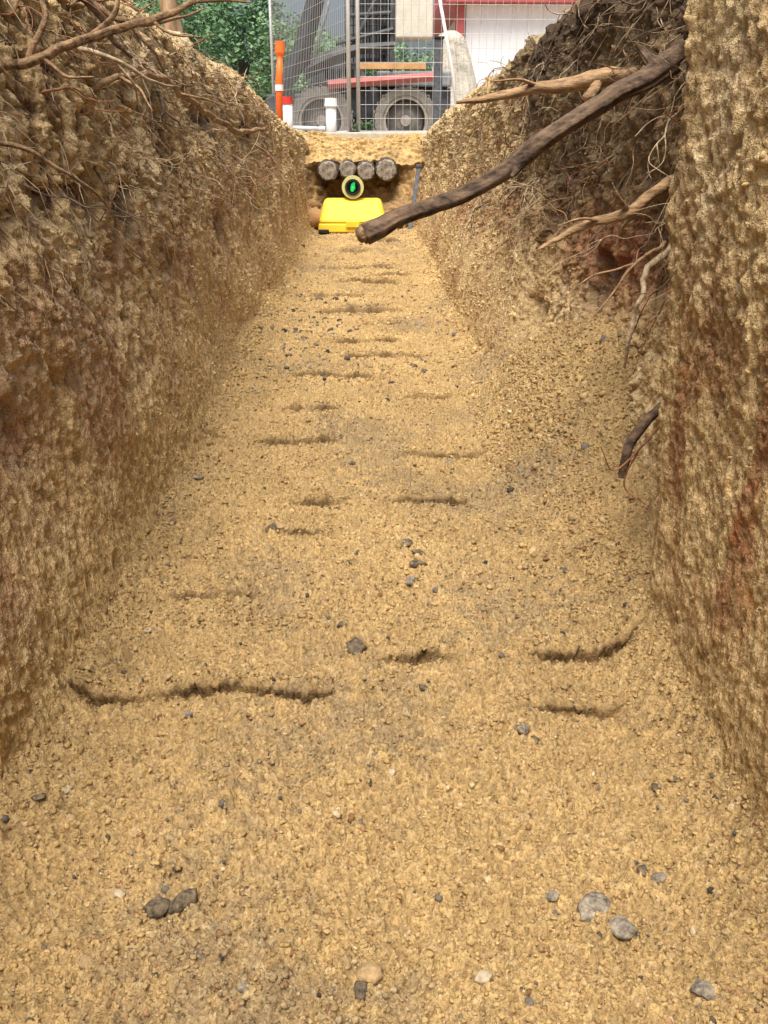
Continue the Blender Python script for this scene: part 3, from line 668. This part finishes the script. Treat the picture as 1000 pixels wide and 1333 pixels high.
# ------------------------------------------------------------------ loader machine
M_dg = mat("dark_machine_paint", (.085, .095, .105), .6, .05, .3, 12, .1); M_dg2 = mat("grey_machine_paint", (.22, .235, .25), .6, .05, .25, 12, .1); M_beige = mat("beige_panel", (.62, .60, .52), .6, 0, .12, 8, .05)  # dark machine paint lightened, haze put into its colour
M_tyre = mat("tyre_rubber", (.22, .205, .18), .9, 0, .3, 20, .3); M_rim = mat("rim_dusty", (.32, .29, .25), .7, .0, .25, 15, .1); M_rimd = mat("rim_dish", (.19, .18, .16), .8, 0, .3, 12, .1)
M_mred = mat("machine_red", (.40, .13, .12), .6, 0, .2, 10, .05); M_brown = mat("orange_timber", (.55, .32, .14), .7, 0, .2, 10, .1); M_gl = mat("cab_glass", (.12, .15, .17), .1, 0, .1, 5, 0)
e = empty("loader", (0, 11.3, .49), "dark compact loader with dusty wheels and raised arm", "loader")
Y0, Y1 = 10.9, 11.9
mb = MB(); mb.box(-.62,.98,Y0+.22,Y1-.22,.74,1.06); mb.box(-.75,-.5,Y0+.2,Y1-.2,.66,1.0); part(e, "chassis", mb, M_dg, bevel=.03)
mb = MB(); taper_box(mb, -.60,.10,Y0+.15,Y1-.15,1.065,1.30,.10,.06); part(e, "hood", mb, M_dg, bevel=.03)
mb = MB()
for k in range(6): mb.box(-.40+k*.07,-.365+k*.07,Y0+.17,Y0+.2,1.10,1.24)
part(e, "grille", mb, M_blk)
mb = MB(); mb.box(.16,.98,Y0+.14,Y1-.14,1.065,1.22); part(e, "rear_body", mb, M_dg2, bevel=.02)
mb = MB()
for xx in (-.16,.32):
    for yy in (Y0+.15, Y1-.15): mb.tube([(xx,yy,1.24),(xx+.02,yy,2.45)], .024, 8)
mb.tube([(-.16,Y0+.15,1.75),(.32,Y0+.15,1.78)], .022, 8); mb.tube([(-.16,Y0+.15,1.35),(.32,Y0+.15,2.2)], .02, 8); mb.tube([(-.28,Y0+.12,1.48),(.34,Y0+.12,1.62)], .022, 8)
mb.box(-.20,.38,Y0+.1,Y1-.1,2.45,2.51); part(e, "cab_frame", mb, M_dg)
mb = MB(); mb.box(-.13,.30,Y1-.17,Y1-.13,1.30,2.4); part(e, "rear_window", mb, M_dg2)
mb = MB()
for k in range(1, 14): mb.tube([(-.16+k*.035,Y0+.15,1.30),(-.15+k*.035,Y0+.15,2.4)], .006, 4)
for k in range(1, 12): mb.tube([(-.16,Y0+.15,1.30+k*.09),(.32,Y0+.15,1.30+k*.09)], .005, 4)
part(e, "cab_guard", mb, M_blk)
mb = MB(); mb.box(-.02,.26,Y0+.3,Y1-.35,1.26,1.36); mb.box(.20,.28,Y0+.3,Y1-.35,1.36,1.70); part(e, "seat", mb, M_blk, bevel=.03)
mb = MB(); mb.box(.36,.76,Y0+.06,Y0+.5,1.53,2.3); part(e, "side_panel", mb, M_beige, bevel=.02)
M_arm = mat("arm_dark", (.035, .04, .045), .5, .05, .3, 12, .1)
mb = MB(); mb.tube([(-.88,Y0-.12,.98),(-.76,Y0-.12,1.14),(-.62,Y0-.12,1.40),(-.44,Y0-.12,1.95),(-.26,Y0-.12,2.55)], [.05,.09,.11,.10,.09], 6); part(e, "boom_arm", mb, M_arm, bevel=0)
mb = MB(); mb.tube([(-.52,Y0-.27,1.26),(-.36,Y0-.27,1.72),(-.28,Y0-.27,1.97)], [.018,.018,.012], 10); part(e, "hydraulic_ram", mb, M_dg2, smooth=True)
mb = MB(); mb.tube([(-.62,Y0-.06,1.20),(-.3,Y0-.06,1.34),(.0,Y0-.06,1.42),(.34,Y0-.06,1.45)], [.10,.085,.055,.04], 6); part(e, "lift_arm", mb, M_arm)
mb = MB(); taper_box(mb, -1.08,-.76,Y0-.05,Y1+.05,.60,.98,.06,.0); part(e, "bucket", mb, M_dg, bevel=.02)
mb = MB(); mb.tube([(-.36,Y0-.14,1.07),(.80,Y0-.14,1.15)], .045, 4); part(e, "side_beam", mb, M_mred)
mb = MB(); mb.box(-.02,.68,Y0-.12,Y0-.04,1.22,1.28); part(e, "timber", mb, M_brown, bevel=.004)
for wx in (-.44, .47):
    for wy in (Y0, Y1):
        w = bpy.data.objects.new("wheel", None); w.location = (wx, wy-11.3, .72-.49); finish(w, parent=e)
        wc = Vector((wx, wy, .72))
        def shift(mb): mb.v = [(a-wc.x, b-wc.y, c_-wc.z) for a, b, c_ in mb.v]; return mb
        mb = MB(); mb.ring((wx, wy, .72), .25, .34, .2, 36)
        for k in range(24):
            a = 2*math.pi*k/24; cx_, cz_ = wx+.342*math.cos(a), .72+.342*math.sin(a)
            mb.box(cx_-.013, cx_+.013, wy-.1, wy+.1, cz_-.013, cz_+.013)
        shift(mb).obj("tyre", M_tyre, parent=w)
        mb = MB(); mb.ring((wx, wy, .72), .215, .248, .17, 36)
        mb.tube([(wx,wy-.075,.72),(wx,wy-.02,.72)], .055, 16)
        shift(mb).obj("rim", M_rim, parent=w)
        mb = MB(); mb.tube([(wx,wy-.02,.72),(wx,wy+.02,.72),(wx,wy+.05,.72)], [.10,.19,.214], 30)
        shift(mb).obj("dish", M_rimd, parent=w)

# ------------------------------------------------------------------ building
M_bw = mat("white_cladding", (.82, .84, .87), .5, 0, .04, 3, .02); M_tarp = mat("pale_tarp", (.46, .43, .36), .85, 0, .15, 4, .8, dist=.08)
e = empty("building", (5, 20, .49), "white clad building with red trim and roof", "building")
mb = MB(); mb.box(2.02, 9.5, 20, 26, .45, 2.96)
for k in range(1, 25): mb.box(2.02+k*.3, 2.02+k*.3+.03, 19.97, 19.999, 1.2, 2.95)
part(e, "wall", mb, M_bw)
mb = MB(); mb.box(2.0, 9.52, 19.95, 19.98, .45, 1.18); part(e, "plinth", mb, M_conc)
mb = MB(); mb.box(1.82, 1.98, 19.9, 20.15, .45, 2.96); part(e, "corner_post", mb, M_redp, bevel=.01)
mb = MB(); mb.box(1.6, 9.8, 19.7, 26.3, 2.97, 3.12)
b = len(mb.v); mb.v += [(1.6,19.7,3.125),(9.8,19.7,3.125),(9.8,26.3,3.125),(1.6,26.3,3.125),(1.9,23,4.2),(9.5,23,4.2)]
mb.f += [(b,b+1,b+5,b+4),(b+2,b+3,b+4,b+5),(b,b+4,b+3),(b+1,b+2,b+5)]; part(e, "roof", mb, M_redp)
for wx in (5.2, 7.2):
    fr = MB()
    for q in ((wx,wx+1.1,1.5,1.56),(wx,wx+1.1,2.4,2.46),(wx,wx+.06,1.56,2.4),(wx+1.04,wx+1.1,1.56,2.4)): fr.box(q[0],q[1],19.93,19.965,q[2],q[3])
    wn = MB(); wn.box(wx+.06,wx+1.04,19.95,19.968,1.56,2.4); w = part(e, "window", wn, M_gl)
    f = fr.obj("frame", M_whitep); f.parent = w
    for v in f.data.vertices: v.co -= Vector(e.location)
ox, oy = 1.02, 15
e = empty("covered_pallet", (ox, oy, .49), "pallet stack wrapped in pale tarpaulin", "covered pallet")
nn_ = 60; u, v = np.meshgrid(np.linspace(0, 1, nn_), np.linspace(0, 2*math.pi, 4*nn_)); u = u.ravel(); v = v.ravel()
sq = (np.abs(np.cos(v))**3+np.abs(np.sin(v))**3)**(-.333)
rad = np.where(u < .75, 1-.55*(u/.75)**1.1, (.45)*np.sqrt(np.clip(1-((u-.75)/.25)**2, 0, 1)))
zz = np.where(u < .75, .12+1.2*u/.75, 1.32+.20*((u-.75)/.25))
fold = 1+.12*perlin(np.cos(v)*6, np.sin(v)*6, u*1.5)*(1-u*.5)+.08*perlin(np.cos(v)*3, np.sin(v)*3, u*5)
px = .48*rad*sq*np.cos(v)*fold-.10*zz; py_ = .5*rad*sq*np.sin(v)*fold
me = np_mesh("tarpaulin", np.stack([px+.42, py_, zz+.06*perlin(px*6, py_*6, 3)], 1), grid_faces(4*nn_, nn_, True), M_tarp)
finish(bpy.data.objects.new("tarpaulin", me), parent=e)
mb = MB()
for k in range(3): mb.box(1.05,1.87,14.6+k*.42,14.7+k*.42,.49,.58)
for k in range(6): mb.box(1.05+k*.14,1.16+k*.14,14.58,15.6,.582,.60)
part(e, "pallet", mb, M_brown)

# ------------------------------------------------------------------ trees
M_leaf = []
for k, (a, b) in enumerate((((.07,.16,.07),(.15,.27,.13)), ((.10,.20,.10),(.21,.34,.17)))):
    M_leaf.append(mat("foliage", a, .7, 0, .2, 1.6, 0, c2=b, det=2))  # leaf colours raised, brightness and haze painted into them
M_trunk = mat("tree_bark", (.10, .08, .06), .9, 0, .3, 10, .6, dist=.02)
def tree(x, y, h, w, mi, n=5200):
    e = empty("tree", (x, y, .48), "leafy green tree standing beyond the work site", "tree", "trees behind the site")
    mb = MB(); mb.tube([(0,0,-.1),(.05,0,h*.2),(-.05,.05,h*.45),(0,0,h*.8)], [.16,.13,.09,.03], 10, wob=.06)
    for k in range(7):
        a = random.uniform(0, 6.28); z0 = h*random.uniform(.2,.6); l = w*.55
        mb.tube([(0,0,z0),(math.cos(a)*l*.5,math.sin(a)*l*.5,z0+h*.1),(math.cos(a)*l,math.sin(a)*l,z0+h*.16)], [.06,.04,.015], 6)
    o = mb.obj("trunk", M_trunk); o.parent = e
    nc = 46; cs = []
    for k in range(nc):
        a = rng.uniform(0, 6.28); zz = rng.uniform(.06, 1.0); rr = w*.62*math.sqrt(rng.random())*(1.05-.75*abs(zz-.42)**1.3*1.6)
        cs.append((math.cos(a)*rr, math.sin(a)*rr, h*zz, rng.uniform(.22, .48)*w*.5))
    cs = np.array(cs); ii = rng.integers(0, nc, n)
    d = rng.normal(size=(n, 3)); d /= np.linalg.norm(d, axis=1)[:, None]
    P = cs[ii, :3]+d*(cs[ii, 3]*rng.uniform(.55, 1.08, n))[:, None]
    s = rng.uniform(.03, .075, n)[:, None]
    u = rng.normal(size=(n, 3)); u[:, 2] *= .5; u /= np.linalg.norm(u, axis=1)[:, None]; v = np.cross(u, rng.normal(size=(n, 3))+np.array([0, 0, 1])); v /= np.linalg.norm(v, axis=1)[:, None]
    V = np.stack([P-u*s, P+v*s*.6, P+u*s, P-v*s*.6], 1).reshape(-1, 3)
    me = np_mesh("crown", V, np.arange(4*n).reshape(-1, 4), M_leaf[mi], smooth=False)
    finish(bpy.data.objects.new("crown", me), parent=e)
for (x, y, h, w, mi) in ((-5.6,24,3.5,2.6,0),(-4.0,22,2.8,2.2,1),(-2.9,25,3.0,2.6,0),(-1.6,23,2.3,2.0,1),(-6.9,26,4.2,3.0,1),(-3.6,29,3.8,3.2,1),(-.4,30,2.4,2.6,0),(-1.9,31,3.1,3,0),(-5.2,30,4.7,3.4,0),(1.2,33,2.6,3,1)):
    tree(x, y, h, w, mi, 8000)

# ------------------------------------------------------------------ world, sun, camera
AZ, EL = -165, 66
w = bpy.data.worlds.new("World"); scene.world = w; w.use_nodes = True
nt = w.node_tree; bg = nt.nodes["Background"]; sk = nt.nodes.new("ShaderNodeTexSky"); sk.sky_type = 'NISHITA'; sk.sun_disc = False
sk.sun_elevation = R(EL); sk.sun_rotation = R(AZ); sk.dust_density = 6.0; sk.air_density = 1.0
nt.links.new(sk.outputs[0], bg.inputs[0]); bg.inputs[1].default_value = .15
sd = bpy.data.lights.new("sun", 'SUN'); sd.energy = 5.0; sd.angle = R(30); sd.color = (1, .95, .88)
so = bpy.data.objects.new("sun", sd); col.objects.link(so)
S = Vector((math.sin(R(AZ))*math.cos(R(EL)), math.cos(R(AZ))*math.cos(R(EL)), math.sin(R(EL))))
so.rotation_euler = S.to_track_quat('Z', 'Y').to_euler()
cd = bpy.data.cameras.new("camera"); cam = bpy.data.objects.new("camera", cd); col.objects.link(cam)
cam.location = (0, 0, .5); cam.rotation_euler = (R(90-21.84), 0, R(-1.25))
cd.sensor_fit = 'VERTICAL'; cd.sensor_height = 24; cd.lens = 24*1200/1333; cd.clip_start = .02; cd.clip_end = 2000
scene.camera = cam
scene.view_settings.view_transform = 'Standard'; scene.view_settings.look = 'None'; scene.view_settings.exposure = 0
